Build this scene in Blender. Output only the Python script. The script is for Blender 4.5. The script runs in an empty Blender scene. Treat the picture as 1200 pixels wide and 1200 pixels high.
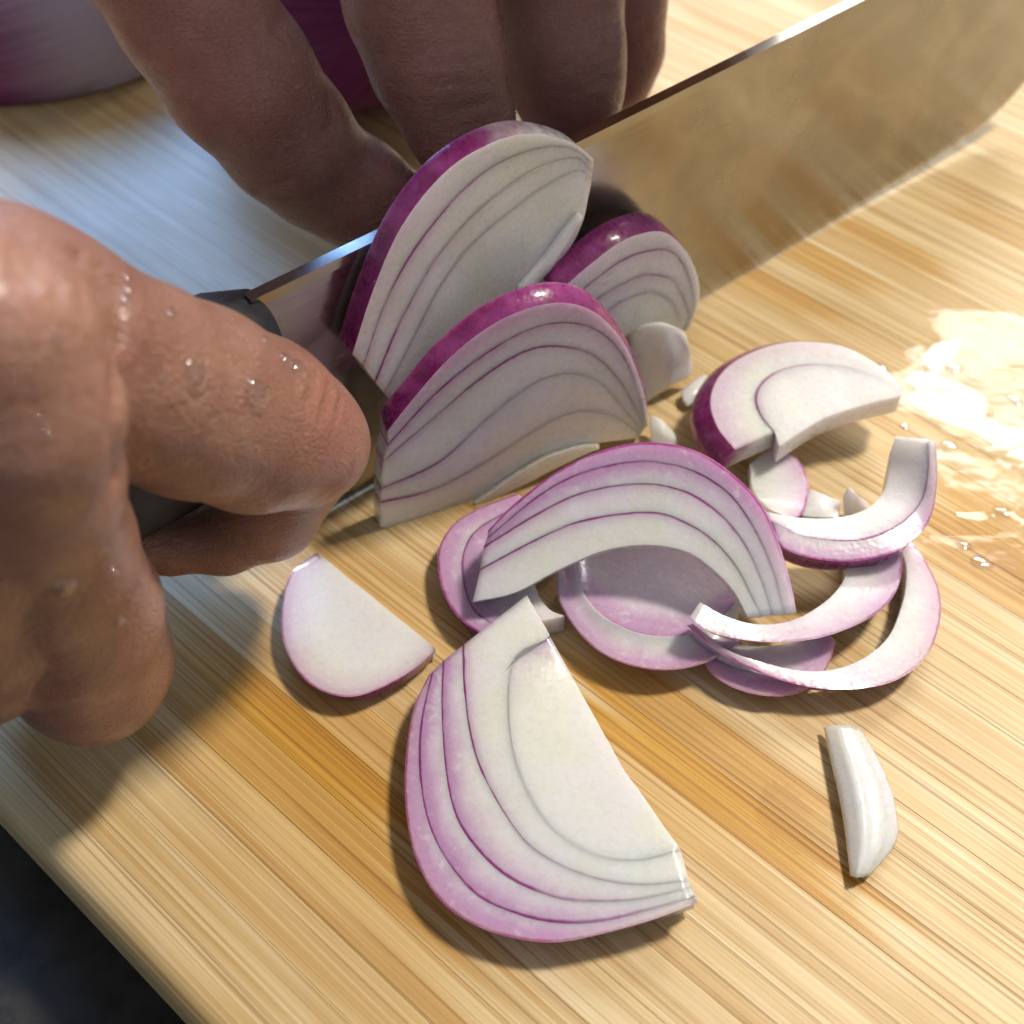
import bpy, math, random
import numpy as np
from mathutils import Vector, Matrix

random.seed(7)
rng = np.random.default_rng(7)
R = math.radians
scene = bpy.context.scene
COL = scene.collection

# ------------------------------------------------------------------ camera
PITCH = R(52.0); FPX = 1500.0; DIST = 0.20          # photograph space: 1200 x 1200 px
CAM = np.array([0.0, -DIST*math.cos(PITCH), DIST*math.sin(PITCH)])
FWD = np.array([0.0, math.cos(PITCH), -math.sin(PITCH)])
UPV = np.array([0.0, math.sin(PITCH), math.cos(PITCH)])
cam_d = bpy.data.cameras.new('camera'); cam = bpy.data.objects.new('camera', cam_d); COL.objects.link(cam)
cam.location = CAM; cam.rotation_euler = (math.pi/2-PITCH, 0, 0)
cam_d.sensor_width = 36.0; cam_d.lens = FPX/1200*36.0
cam_d.clip_start = 0.005; cam_d.clip_end = 20
cam_d.dof.use_dof = True; cam_d.dof.focus_distance = 0.170; cam_d.dof.aperture_fstop = 20.0
scene.camera = cam

# ------------------------------------------------------------------ light
world = bpy.data.worlds.new('World'); scene.world = world; world.use_nodes = True
wb = world.node_tree.nodes['Background']
wb.inputs['Color'].default_value = (0.80, 0.88, 1.0, 1); wb.inputs['Strength'].default_value = 0.35

def lamp(name, az, el, dist, sx, sy, power, color, target=(0.0, 0.0, 0.0)):
    d = bpy.data.lights.new(name, 'AREA'); d.shape = 'RECTANGLE'; d.size = sx; d.size_y = sy
    d.energy = power; d.color = color
    o = bpy.data.objects.new(name, d); COL.objects.link(o)
    v = Vector((math.cos(R(az))*math.cos(R(el)), math.sin(R(az))*math.cos(R(el)), math.sin(R(el))))
    o.location = Vector(target) + v*dist
    o.rotation_euler = v.to_track_quat('Z', 'Y').to_euler()
    return o
lamp('key_lamp', 29, 60, 1.6, 0.20, 0.20, 25, (1.0, 0.90, 0.77))
lamp('blue_window', 112, 37, 2.2, 1.2, 0.9, 34, (0.26, 0.50, 1.0))
lamp('white_window', 68, 39, 2.2, 0.85, 0.5, 24, (1.0, 0.96, 0.90))

scene.view_settings.view_transform = 'Standard'; scene.view_settings.look = 'None'
scene.view_settings.exposure = 0.0; scene.view_settings.gamma = 1.0
scene.view_settings.use_curve_mapping = False
scene.cycles.max_bounces = 5; scene.cycles.diffuse_bounces = 2; scene.cycles.glossy_bounces = 2; scene.cycles.transmission_bounces = 2
scene.cycles.use_adaptive_sampling = True; scene.cycles.adaptive_threshold = 0.05; scene.cycles.adaptive_min_samples = 16
scene.cycles.use_denoising = True

# ------------------------------------------------------------------ pixel -> place
def ray(px, py): return np.array([px-600.0, 0, 0]) + (600.0-py)*UPV + FPX*FWD
def P(px, py, z=0.0):
    r = ray(px, py); return CAM + r*((z-CAM[2])/r[2])
def on_plane(px, py, o, n):
    r = ray(px, py); return CAM + r*(np.dot(o-CAM, n)/np.dot(r, n))
def to_px(v):
    d = v-CAM; w = d@FWD
    return np.stack([600+FPX*d[..., 0]/w, 600-FPX*(d@UPV)/w], -1)
K0 = P(400, 590); K1 = P(830, 345)
KD = (K1-K0)/np.linalg.norm(K1-K0); KN = np.array([KD[1], -KD[0], 0.0]); Z = np.array([0, 0, 1.0])
def PK(px, py, off): return on_plane(px, py, K0+KN*off, KN)          # on a plane beside the blade
def KW(al, off, z): return K0 + KD*al + KN*off + Z*z

# ------------------------------------------------------------------ object helpers
def link(name, mesh, mat=None, parent=None):
    o = bpy.data.objects.new(name, mesh); COL.objects.link(o)
    if mat is not None and mesh is not None and not mesh.materials: mesh.materials.append(mat)
    if parent is not None: o.parent = parent
    return o
def thing(name, label, cat, group=None, loc=(0, 0, 0)):
    o = bpy.data.objects.new(name, None); COL.objects.link(o); o.empty_display_size = 0.01; o.location = loc
    return tag(o, label, cat, group)
def tag(o, label, cat, group=None):
    o['label'] = label; o['category'] = cat
    if group: o['group'] = group
    return o
def mesh_from(name, v, f, smooth=True):
    m = bpy.data.meshes.new(name); m.from_pydata([tuple(map(float, p)) for p in v], [], [tuple(map(int, q)) for q in f])
    if smooth: m.polygons.foreach_set('use_smooth', [True]*len(m.polygons))
    m.update(); return m
def attr(m, name, vals):
    a = m.attributes.new(name, 'FLOAT', 'POINT'); a.data.foreach_set('value', np.asarray(vals, np.float32))
def recalc(m):
    import bmesh
    b = bmesh.new(); b.from_mesh(m); bmesh.ops.recalc_face_normals(b, faces=b.faces); b.to_mesh(m); b.free()

def spline(pts, n):
    p = np.asarray(pts, float)
    if len(p) == 1: return np.repeat(p, n, 0)
    if len(p) == 2:
        t = np.linspace(0, 1, n)[:, None]; return p[0]*(1-t)+p[1]*t
    q = np.vstack([2*p[0]-p[1], p, 2*p[-1]-p[-2]])
    seg = np.linalg.norm(np.diff(p, axis=0), axis=1); cum = np.concatenate([[0], np.cumsum(seg)])
    u = np.linspace(0, cum[-1], n); out = np.empty((n, p.shape[1]))
    for k, uu in enumerate(u):
        i = min(np.searchsorted(cum, uu, 'right')-1, len(p)-2); t = (uu-cum[i])/max(seg[i], 1e-9)
        a, b, c, d = q[i:i+4]
        out[k] = 0.5*((2*b)+(-a+c)*t+(2*a-5*b+4*c-d)*t*t+(-a+3*b-3*c+d)*t**3)
    return out

# ------------------------------------------------------------------ node helpers
class NT:
    def __init__(s, name):
        s.m = bpy.data.materials.new(name); s.m.use_nodes = True; s.t = s.m.node_tree
        s.p = s.t.nodes['Principled BSDF']; s.out = s.t.nodes['Material Output']
    def n(s, kind, **kw):
        x = s.t.nodes.new(kind)
        for k, v in kw.items(): setattr(x, k, v)
        return x
    def l(s, a, b): s.t.links.new(a, b)
    def setin(s, node, i, v):
        if hasattr(v, 'is_linked') or isinstance(v, bpy.types.NodeSocket): s.l(v, node.inputs[i])
        else: node.inputs[i].default_value = v
    def math(s, op, a, b=0.0, c=0.0, clamp=False):
        x = s.n('ShaderNodeMath', operation=op, use_clamp=clamp)
        for i, v in enumerate((a, b, c)): s.setin(x, i, v)
        return x.outputs[0]
    def mix(s, f, a, b):
        x = s.n('ShaderNodeMix', data_type='RGBA')
        s.setin(x, 0, f); s.setin(x, 6, a if not isinstance(a, tuple) else (*a, 1)); s.setin(x, 7, b if not isinstance(b, tuple) else (*b, 1))
        return x.outputs[2]
    def ramp(s, v, lo, hi, a=0.0, b=1.0):
        x = s.n('ShaderNodeMapRange', interpolation_type='SMOOTHSTEP')
        s.setin(x, 0, v); s.setin(x, 1, lo); s.setin(x, 2, hi); s.setin(x, 3, a); s.setin(x, 4, b)
        return x.outputs[0]
    def noise(s, vec, scale, detail=3.0, rough=0.55, dist=0.0):
        x = s.n('ShaderNodeTexNoise'); s.l(vec, x.inputs['Vector'])
        x.inputs['Scale'].default_value = scale; x.inputs['Detail'].default_value = detail
        x.inputs['Roughness'].default_value = rough; x.inputs['Distortion'].default_value = dist
        return x.outputs[0]
    def map(s, vec, scale=(1, 1, 1), rot=(0, 0, 0), loc=(0, 0, 0)):
        x = s.n('ShaderNodeMapping'); s.l(vec, x.inputs[0])
        x.inputs['Scale'].default_value = scale; x.inputs['Rotation'].default_value = rot; x.inputs['Location'].default_value = loc
        return x.outputs[0]
    def attr(s, name): return s.n('ShaderNodeAttribute', attribute_name=name).outputs['Fac']
    def obj(s): return s.n('ShaderNodeTexCoord').outputs['Object']
    def bump(s, h, strength, dist, normal=None):
        x = s.n('ShaderNodeBump'); s.l(h, x.inputs['Height'])
        x.inputs['Strength'].default_value = strength; x.inputs['Distance'].default_value = dist
        if normal is not None: s.l(normal, x.inputs['Normal'])
        return x.outputs[0]
    def set(s, **kw):
        for k, v in kw.items():
            k = k.replace('_', ' ')
            s.setin(s.p, k, (*v, 1) if isinstance(v, tuple) and len(v) == 3 and k in ('Base Color',) else v)

# ------------------------------------------------------------------ materials
def mat_onion():
    a = NT('onion_flesh'); o = a.obj()
    A, T, S, E, L, AL = (a.attr(k) for k in ('across', 'tint', 'skin', 'edge', 'skin_strength', 'along'))
    big = a.noise(o, 90, 3); fine = a.noise(o, 900, 2, 0.6)
    white = a.mix(a.ramp(big, .35, .7), (.78, .765, .775), (.74, .755, .66))
    col = a.mix(a.math('MULTIPLY', a.ramp(a.math('ADD', a.attr('edge_distance'), a.math('MULTIPLY', a.math('SUBTRACT', a.noise(o, 240, 4, .65), .5), .004)), .0062, -.0006), a.math('MULTIPLY', T, 1.15), clamp=True), white, (.54, .34, .53))
    col = a.mix(a.math('MULTIPLY', a.math('SUBTRACT', T, 1.0), a.ramp(big, .3, .7, .7, 1.1), clamp=True), col, (.58, .39, .57))
    fleck = a.math('MULTIPLY', a.ramp(a.noise(o, 620, 3, .6), .55, .72), .35); col = a.mix(fleck, col, (.84, .82, .85))
    OD = a.math('ADD', a.attr('edge_distance'), a.math('MULTIPLY', a.math('SUBTRACT', a.noise(o, 500, 2), .5), .00035))
    halo = a.math('MULTIPLY', a.ramp(OD, .0022, .0002), a.math('MULTIPLY', E, .30), clamp=True)
    col = a.mix(halo, col, (.46, .16, .40))
    line = a.math('MULTIPLY', a.ramp(OD, .00050, .00014), a.math('MULTIPLY', E, a.ramp(a.noise(o, 130, 2), .28, .55, .5, 1.15)), clamp=True)
    col = a.mix(line, col, (.30, .03, .22))
    # outer skin: lengthwise veins
    cmb = a.n('ShaderNodeCombineXYZ'); a.l(AL, cmb.inputs[0]); a.l(A, cmb.inputs[1])
    vein = a.noise(a.map(o, (1, 1, 1)), 260, 3, .6)
    film = a.mix(a.ramp(vein, .3, .7), (.50, .20, .42), (.40, .12, .34))
    deep = a.mix(a.ramp(vein, .35, .75), (.20, .010, .115), (.34, .05, .24))
    sk = a.mix(L, film, deep)
    fade = a.ramp(a.math('ADD', T, a.math('MULTIPLY', a.math('SUBTRACT', vein, .5), .2)), .0, .16)
    col = a.mix(a.math('MULTIPLY', a.math('MULTIPLY', S, fade), a.math('MINIMUM', a.math('MULTIPLY', L, 1.6), 1.0), clamp=True), col, sk)
    a.set(Base_Color=col, Roughness=a.ramp(fine, .3, .7, .22, .42), IOR=1.38)
    a.p.inputs['Subsurface Weight'].default_value = 0.75
    a.p.inputs['Subsurface Radius'].default_value = (1.0, .85, .8); a.p.inputs['Subsurface Scale'].default_value = .0045
    a.p.inputs['Coat Weight'].default_value = .6; a.p.inputs['Coat Roughness'].default_value = .12
    cells = a.n('ShaderNodeTexVoronoi'); a.l(o, cells.inputs['Vector']); cells.inputs['Scale'].default_value = 1500
    fib = a.noise(o, 420, 3, .6)
    soft = a.noise(o, 170, 3, .55)
    h = a.math('ADD', a.math('MULTIPLY', cells.outputs[0], .22), a.math('ADD', a.math('MULTIPLY', fib, .35), soft))
    a.l(a.bump(h, .26, .0005), a.p.inputs['Normal'])
    spark = a.noise(o, 1100, 2, .5); a.l(a.bump(a.ramp(spark, .54, .72), 1.0, .0004), a.p.inputs['Coat Normal'])
    return a.m

def mat_skin(name, c1, c2, c3, rough, wrinkle_rot):
    a = NT(name); o = a.obj()
    n1 = a.noise(o, 45, 4, .6); n2 = a.noise(o, 160, 4, .6)
    col = a.mix(a.ramp(n1, .32, .68), c1, c2)
    col = a.mix(a.math('MULTIPLY', a.ramp(n2, .45, .75), .5), col, c3)
    red = a.attr('redness'); col = a.mix(a.math('MULTIPLY', red, .55, clamp=True), col, (.44, .17, .125))
    v = a.n('ShaderNodeTexVoronoi', feature='DISTANCE_TO_EDGE'); a.l(o, v.inputs['Vector']); v.inputs['Scale'].default_value = 1150
    vv = a.ramp(v.outputs[0], 0, .12)
    wr = a.noise(a.map(o, (300, 1900, 1900), wrinkle_rot), 1.0, 2, .6, .5)
    wr2 = a.noise(a.map(o, (70, 480, 480), wrinkle_rot), 1.0, 2, .5, .5)
    pores = a.noise(o, 1900, 2, .6)
    h = a.math('ADD', a.math('MULTIPLY', vv, .28), a.math('ADD', a.math('MULTIPLY', wr, 1.0), a.math('ADD', wr2, a.math('MULTIPLY', pores, .12))))
    a.l(a.bump(h, .65, .00055), a.p.inputs['Normal'])
    a.set(Base_Color=col, Roughness=a.ramp(n2, .3, .7, rough-.08, rough+.12), IOR=1.42)
    a.p.inputs['Subsurface Weight'].default_value = .30
    a.p.inputs['Subsurface Radius'].default_value = (1.0, .36, .2); a.p.inputs['Subsurface Scale'].default_value = .0035
    a.p.inputs['Coat Weight'].default_value = .22; a.p.inputs['Coat Roughness'].default_value = .22
    return a.m

def mat_bamboo():
    a = NT('bamboo'); o = a.obj()                         # object x runs along the grain
    info = a.n('ShaderNodeObjectInfo'); rnd = info.outputs['Random']; oc = info.outputs['Color']
    off = a.n('ShaderNodeCombineXYZ'); a.l(a.math('MULTIPLY', rnd, 3.0), off.inputs[0]); a.l(a.math('MULTIPLY', rnd, 7.0), off.inputs[1])
    ad = a.n('ShaderNodeVectorMath', operation='ADD'); a.l(o, ad.inputs[0]); a.l(off.outputs[0], ad.inputs[1]); v = ad.outputs[0]
    fibre = a.noise(a.map(v, (9, 2100, 60)), 1.0, 3, .6)
    band = a.noise(a.map(v, (5, 420, 40)), 1.0, 3, .6)
    long = a.noise(a.map(v, (14, 130, 20)), 1.0, 3, .6)
    patch = a.noise(a.map(o, (22, 60, 20)), 1.0, 4, .62)
    base = a.mix(a.ramp(band, .33, .68), (.53, .345, .135), (.66, .49, .24))
    base = a.mix(a.math('MULTIPLY', a.ramp(long, .45, .7), .6), base, (.74, .61, .37))
    base = a.mix(a.math('MULTIPLY', a.ramp(fibre, .54, .66), .58), base, (.26, .125, .038))
    base = a.mix(a.math('MULTIPLY', a.ramp(fibre, .46, .34), .6), base, (.80, .66, .42))
    # wet amber strips take their tint from the strip itself
    sep = a.n('ShaderNodeSeparateColor'); a.l(oc, sep.inputs[0])
    sx = a.n('ShaderNodeSeparateXYZ'); a.l(o, sx.inputs[0])
    xc = a.math('SUBTRACT', a.math('MULTIPLY', sep.outputs[1], .5), .3); hw = a.math('MULTIPLY', sep.outputs[2], .1)
    dx = a.math('DIVIDE', a.math('ABSOLUTE', a.math('SUBTRACT', sx.outputs[0], xc)), hw)
    dx = a.math('ADD', dx, a.math('MULTIPLY', a.math('SUBTRACT', band, .5), 1.6))
    amber = a.math('MULTIPLY', sep.outputs[0], a.ramp(dx, 1.1, .5), clamp=True)
    mul = a.n('ShaderNodeMix', data_type='RGBA', blend_type='MULTIPLY'); a.l(amber, mul.inputs[0]); a.l(base, mul.inputs[6]); mul.inputs[7].default_value = (.82, .58, .14, 1)
    col = mul.outputs[2]
    wet = a.ramp(patch, .42, .66)
    rough = a.math('ADD', a.math('MULTIPLY', wet, -.16), a.ramp(fibre, .3, .7, .50, .60))
    a.set(Base_Color=col, Roughness=rough, IOR=1.45)
    h = a.math('ADD', fibre, a.math('MULTIPLY', band, .7))
    a.l(a.bump(h, .30, .00035), a.p.inputs['Normal'])
    a.p.inputs['Coat Weight'].default_value = .06; a.p.inputs['Coat Roughness'].default_value = .3
    return a.m

def mat_steel():
    a = NT('brushed_steel'); o = a.obj()                   # object x along the blade, z up
    br = a.noise(a.map(o, (60, 60, 2200)), 1.0, 2, .6)
    sm = a.noise(o, 55, 4, .65, .6); sm2 = a.noise(a.map(o, (60, 60, 140)), 1.0, 4, .65)
    col = a.mix(a.ramp(sm, .4, .65), (.33, .315, .295), (.39, .37, .345))
    r = a.math('ADD', a.ramp(sm2, .35, .7, .14, .27), a.math('MULTIPLY', br, .05))
    a.set(Base_Color=col, Metallic=1.0, Roughness=r)
    a.l(a.bump(a.math('ADD', br, a.math('MULTIPLY', sm, 3.0)), .05, .0003), a.p.inputs['Normal'])
    return a.m

def mat_simple(name, c1, c2, scale, rough, bump=.1, bscale=600):
    a = NT(name); o = a.obj(); n = a.noise(o, scale, 4, .6)
    a.set(Base_Color=a.mix(a.ramp(n, .35, .65), c1, c2), Roughness=a.ramp(n, .3, .7, rough-.06, rough+.08))
    a.l(a.bump(a.noise(o, bscale, 3), bump, .0005), a.p.inputs['Normal'])
    return a.m

def mat_water(name, film=True, rough=.06, bmp=.2, base=.045, tint=(.985, .97, .93, 1)):
    a = NT(name)
    if film:                                              # a film too thin to bend what lies under it
        lw = a.n('ShaderNodeLayerWeight'); lw.inputs[0].default_value = .5   # facing: 0 head-on, 1 at grazing
        tr = a.n('ShaderNodeBsdfTransparent'); tr.inputs[0].default_value = tint
        gl = a.n('ShaderNodeBsdfGlossy'); gl.inputs['Roughness'].default_value = rough
        o = a.obj(); b = a.bump(a.noise(o, 110, 3, .5), bmp, .0010); a.l(b, gl.inputs['Normal']); a.l(b, lw.inputs['Normal'])
        fac = a.math('ADD', base, a.math('MULTIPLY', a.math('POWER', lw.outputs['Facing'], 4.0), .6), clamp=True)
        mx = a.n('ShaderNodeMixShader'); a.l(fac, mx.inputs[0]); a.l(tr.outputs[0], mx.inputs[1]); a.l(gl.outputs[0], mx.inputs[2])
        a.l(mx.outputs[0], a.out.inputs['Surface'])
    else:
        a.set(Base_Color=(1, 1, 1), Roughness=.02, IOR=1.33); a.p.inputs['Transmission Weight'].default_value = 1
    return a.m

def mat_bulb():
    a = NT('onion_skin'); o = a.obj()                      # object z along the bulb's axis
    sep = a.n('ShaderNodeSeparateXYZ'); a.l(o, sep.inputs[0])
    ang = a.math('ARCTAN2', sep.outputs[1], sep.outputs[0])
    cmb = a.n('ShaderNodeCombineXYZ'); a.l(a.math('MULTIPLY', ang, 9.0), cmb.inputs[0]); a.l(a.math('MULTIPLY', sep.outputs[2], 12.0), cmb.inputs[1])
    vein = a.noise(cmb.outputs[0], 1.6, 4, .65)
    base = a.mix(a.ramp(vein, .35, .7), (.15, .008, .10), (.26, .03, .17))
    info = a.n('ShaderNodeObjectInfo'); s2 = a.n('ShaderNodeSeparateColor'); a.l(info.outputs['Color'], s2.inputs[0])
    pale = a.math('MULTIPLY', a.ramp(a.math('ADD', sep.outputs[2], a.math('MULTIPLY', vein, .012)), -.012, .016), s2.outputs[0], clamp=True)
    col = a.mix(pale, base, (.66, .56, .62))
    a.set(Base_Color=col, Roughness=.3); a.p.inputs['Subsurface Weight'].default_value = .2; a.p.inputs['Subsurface Scale'].default_value = .003
    a.l(a.bump(vein, .25, .001), a.p.inputs['Normal'])
    return a.m

M_ON = mat_onion(); M_BAM = mat_bamboo(); M_STEEL = mat_steel(); M_BULB = mat_bulb()
M_SK1 = mat_skin('tanned_skin', (.33, .155, .105), (.42, .22, .155), (.255, .10, .068), .35, (0, R(-25), R(38)))
M_SK2 = mat_skin('pinkish_skin', (.38, .175, .135), (.46, .23, .18), (.30, .105, .085), .32, (0, R(60), R(38)))  # left hand: slightly lighter, pinker skin colours
M_HAND = mat_simple('black_handle', (.008, .009, .011), (.016, .018, .021), 300, .52, .15, 900)
M_CNT = mat_simple('dark_counter', (.011, .009, .007), (.034, .030, .027), 140, .5, .15, 500)
M_FILM = mat_water('water_film'); M_DROP = mat_water('water_drop', True, .10, .02, .16, (1, .99, .97, 1)); M_SOFT = mat_water('soft_water', True, .17, .55, .04); M_SHEET = mat_water('water_sheet', True, .34, .03, .032)

# ------------------------------------------------------------------ the counter and the board
BT = 0.019
def box_mesh(name, x0, x1, y0, y1, z0, z1):
    v = [(x, y, z) for z in (z0, z1) for y in (y0, y1) for x in (x0, x1)]
    return mesh_from(name, v, [(0, 2, 3, 1), (4, 5, 7, 6), (0, 1, 5, 4), (2, 6, 7, 3), (0, 4, 6, 2), (1, 3, 7, 5)], False)
cnt = link('countertop', box_mesh('countertop', -1.2, 1.2, -.9, 1.3, -BT-.06, -BT-.004), M_CNT); cnt['kind'] = 'structure'

GR = -41.8
G = np.array([math.cos(R(GR)), math.sin(R(GR)), 0.0]); AC = np.array([-G[1], G[0], 0.0])
edge_a = float(np.dot(P(115, 1076.5), AC)); LEN0, LEN1 = -.29, .17
board = thing('cutting_board', 'pale bamboo cutting board under the sliced onion', 'cutting board')
board.location = tuple(AC*edge_a - Z*0.0); board.rotation_euler = (0, 0, R(GR))
def strip_mesh(w, left_round=False):
    b = .00005; rr = .0035
    prof = []
    if left_round:
        prof += [(0, -BT+rr)] if False else []
        for k in range(7):
            t = k/6*math.pi/2; prof.append((rr-rr*math.cos(t), -rr+rr*math.sin(t)))
    else: prof += [(.00001, -b), (b, 0)]
    prof += [(w-b, 0), (w-.00001, -b), (w-.00001, -BT)]
    if left_round: prof += [(rr, -BT), (0, -BT+rr)]
    else: prof += [(.00001, -BT)]
    n = len(prof)
    v = [(x, p[0], p[1]) for x in (LEN0, LEN1) for p in prof]
    f = [(i, (i+1) % n, n+(i+1) % n, n+i) for i in range(n)] + [tuple(range(n-1, -1, -1)), tuple(range(n, 2*n))]
    m = mesh_from('strip', v, f, False); recalc(m); return m
SW = .0062
sm0 = strip_mesh(SW, True); sm1 = strip_mesh(SW)
NS = 50
# wetness / amber tint of each strip, counted from the rounded edge
amber = {2: (.2, .03, .04), 3: (.45, .012, .05), 4: (.75, .004, .045), 5: (1, -.002, .042), 6: (.6, .004, .035), 7: (.3, .03, .05), 9: (.45, .03, .05), 10: (1, .050, .032), 11: (.75, .046, .03), 12: (.3, 0, .06), 13: (.5, .02, .04), 15: (.3, .03, .03), 19: (.7, .075, .03), 20: (.8, .07, .03), 21: (.7, .06, .025), 24: (.5, 0, .015), 26: (.6, .0, .02), 28: (.5, .01, .015), 31: (.4, .03, .02)}
for i in range(NS):
    s = link('bamboo_strip', sm0 if i == 0 else sm1, M_BAM, board)
    s.location = (0, i*SW, 0)
    am, xc, hw = amber.get(i, (rng.uniform(0, .3), rng.uniform(-.15, .08), rng.uniform(.02, .05)))
    s.color = (am, (xc+.3)/.5, hw/.1, 1)

# ------------------------------------------------------------------ onion pieces
def section(width, thick, rr):
    rs = min(rr/max(width, 1e-6), .03); rd = min(rr/thick, .35); out = []
    for s in [rs, min(2.5*rs, .05)]+list(np.linspace(.1, .9, 7))+[1-min(2.5*rs, .05), 1-rs]: out.append((s, 0, 0))
    for a_ in (35, 65): out.append((1-rs+rs*math.sin(R(a_)), rd*(1-math.cos(R(a_))), 0 if a_ < 50 else 1))
    for d in (rd, .35, .65, 1-rd): out.append((1, d, 1))
    out.append((1-rs*.3, 1-rd*.3, 1))
    for s in np.linspace(1-rs, rs, 4): out.append((s, 1, 0))
    out.append((rs*.3, 1-rd*.3, 0))
    for d in (1-rd, .5, rd): out.append((0, d, 0))
    out.append((rs*.3, rd*.3, 0))
    return out
def layer(parent, outer, inner, n, thick, tint=(.5, .1), edge=(1, .5), skin=.5, flare=0.0, dome=.00003, rr=.00004, N=48, lift=0.0, gap=-.00005, name='layer', wav=.00005, drop=0.0):
    O = spline(outer, N); I = spline(inner, N); n = np.asarray(n, float); n = n/np.linalg.norm(n)
    ph = rng.uniform(0, 6.3, 4)
    W = np.linalg.norm(O-I, axis=1).max(); sec = section(W, thick, rr); k = len(sec)
    V, A, AL, S, T, E, OD = [], [], [], [], [], [], []
    for i in range(N):
        t = i/(N-1); ac = O[i]-I[i]; w = np.linalg.norm(ac)
        u = ac/w if w > 1e-7 else np.zeros(3); w = max(w, .0002)
        off = lift + wav*math.sin(9*t+ph[0]) + .5*wav*math.sin(23*t+ph[1])
        for (s, d, b) in sec:
            q = I[i] + u*(gap + (w-2*gap)*s) - n*(thick*d) + n*(off + dome*math.sin(math.pi*s) - drop*(1-s)*math.sin(math.pi*min(1, .25+t)))*(1-d)
            q = q + u*(flare*math.sin(d*math.pi/2)*s)
            V.append(q); A.append(s); AL.append(t); S.append(b); OD.append((1-s)*w)
            T.append(tint[0]*(1-t)+tint[1]*t if len(tint) == 2 else np.interp(t, np.linspace(0, 1, len(tint)), tint))
            E.append(edge[0]*(1-t)+edge[1]*t if len(edge) == 2 else np.interp(t, np.linspace(0, 1, len(edge)), edge))
    F = [(i*k+j, i*k+(j+1) % k, (i+1)*k+(j+1) % k, (i+1)*k+j) for i in range(N-1) for j in range(k)]
    F += [tuple(range(k-1, -1, -1)), tuple((N-1)*k+j for j in range(k))]
    m = mesh_from(name, V, F); recalc(m)
    for p in m.polygons:
        if len(p.vertices) > 4: p.use_smooth = False
    for nm, vals in (('across', A), ('along', AL), ('skin', S), ('tint', T), ('edge', E), ('edge_distance', OD)): attr(m, nm, vals)
    attr(m, 'skin_strength', [skin]*len(V))
    return link(name, m, M_ON, parent)
def sheet(parent, rows, thick, tint=.3, skin=.0, edge=0.0, NU=30, NV=18, ridge=0.0, name='petal', nrm=None):
    rows = [spline(r, NU) for r in rows]
    Gd = np.stack([spline([r[i] for r in rows], NV) for i in range(NU)], 0)        # NU x NV x 3
    du = np.gradient(Gd, axis=0); dv = np.gradient(Gd, axis=1); n = np.cross(du, dv)
    n /= np.maximum(np.linalg.norm(n, axis=2, keepdims=True), 1e-12)
    if n[..., 2].mean() < 0: n = -n
    if nrm is not None: n = np.broadcast_to(np.asarray(nrm, float)/np.linalg.norm(nrm), n.shape)
    vv = np.linspace(0, 1, NV)
    Gd = Gd + n*(ridge*np.sin(vv*22))[None, :, None]*np.sin(np.linspace(0.2, 2.9, NU))[:, None, None]
    taper = np.minimum(1, np.minimum(np.linspace(0, 1, NU), np.linspace(1, 0, NU))*10+.35)[:, None]*np.minimum(1, np.minimum(vv, 1-vv)*8+.4)[None, :]
    Bk = Gd - n*(thick*taper)[..., None]
    V = np.vstack([Gd.reshape(-1, 3), Bk.reshape(-1, 3)]); h = NU*NV; F = []
    ix = lambda i, j: i*NV+j
    for i in range(NU-1):
        for j in range(NV-1):
            q = (ix(i, j), ix(i+1, j), ix(i+1, j+1), ix(i, j+1)); F.append(q); F.append(tuple(h+x for x in reversed(q)))
    rim = [ix(i, 0) for i in range(NU)] + [ix(NU-1, j) for j in range(1, NV)] + [ix(i, NV-1) for i in range(NU-2, -1, -1)] + [ix(0, j) for j in range(NV-2, 0, -1)]
    for a_, b_ in zip(rim, rim[1:]+rim[:1]): F.append((a_, b_, h+b_, h+a_))
    m = mesh_from(name, V, F); recalc(m)
    A = np.tile(np.tile(vv, (NU, 1)).reshape(-1), 2); AL = np.tile(np.repeat(np.linspace(0, 1, NU), NV), 2)
    attr(m, 'across', A); attr(m, 'edge_distance', (1-A)*.01); attr(m, 'along', AL); attr(m, 'tint', np.full(2*h, tint)); attr(m, 'edge', np.full(2*h, edge))
    attr(m, 'skin', np.concatenate([np.zeros(h), np.ones(h)])); attr(m, 'skin_strength', np.full(2*h, skin))
    return link(name, m, M_ON, parent)

GRP = 'cut pieces of the red onion'
def slab(curves, plane, label, thick, tints, edges, skins, flare0=0.0, group=GRP, name='onion_slice', lifts=None, dome=.00003, drops=None, **kw):
    """curves: outermost to innermost outlines in photo pixels, laid on a plane (origin, normal)"""
    o_, n_ = plane
    pts = [np.array([on_plane(x, y, o_, n_) for x, y in c]) for c in curves]
    c0 = np.vstack(pts).mean(0); c0[2] = max(0, min(p[:, 2].min() for p in pts))
    t = thing(name, label, 'onion slice', group)
    for i in range(len(pts)-1):
        layer(t, pts[i], pts[i+1], n_, thick, tints[i], edges[i], skins[i], flare0 if i == 0 else 0.0, dome, lift=(lifts[i] if lifts else 0), drop=(drops[i] if drops else 0), **kw)
    return t
def lean_plane(b0, b1, z0, z1, lean):
    p0, p1 = P(*b0, z0), P(*b1, z1); d = (p1-p0)/np.linalg.norm(p1-p0)
    h = np.cross(d, Z); h /= np.linalg.norm(h)
    if h[1] > 0: h = -h
    up = np.cross(h, d); up = up if up[2] > 0 else -up
    n = h*math.cos(R(lean)) + up*math.sin(R(lean)); return p0, n

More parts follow.
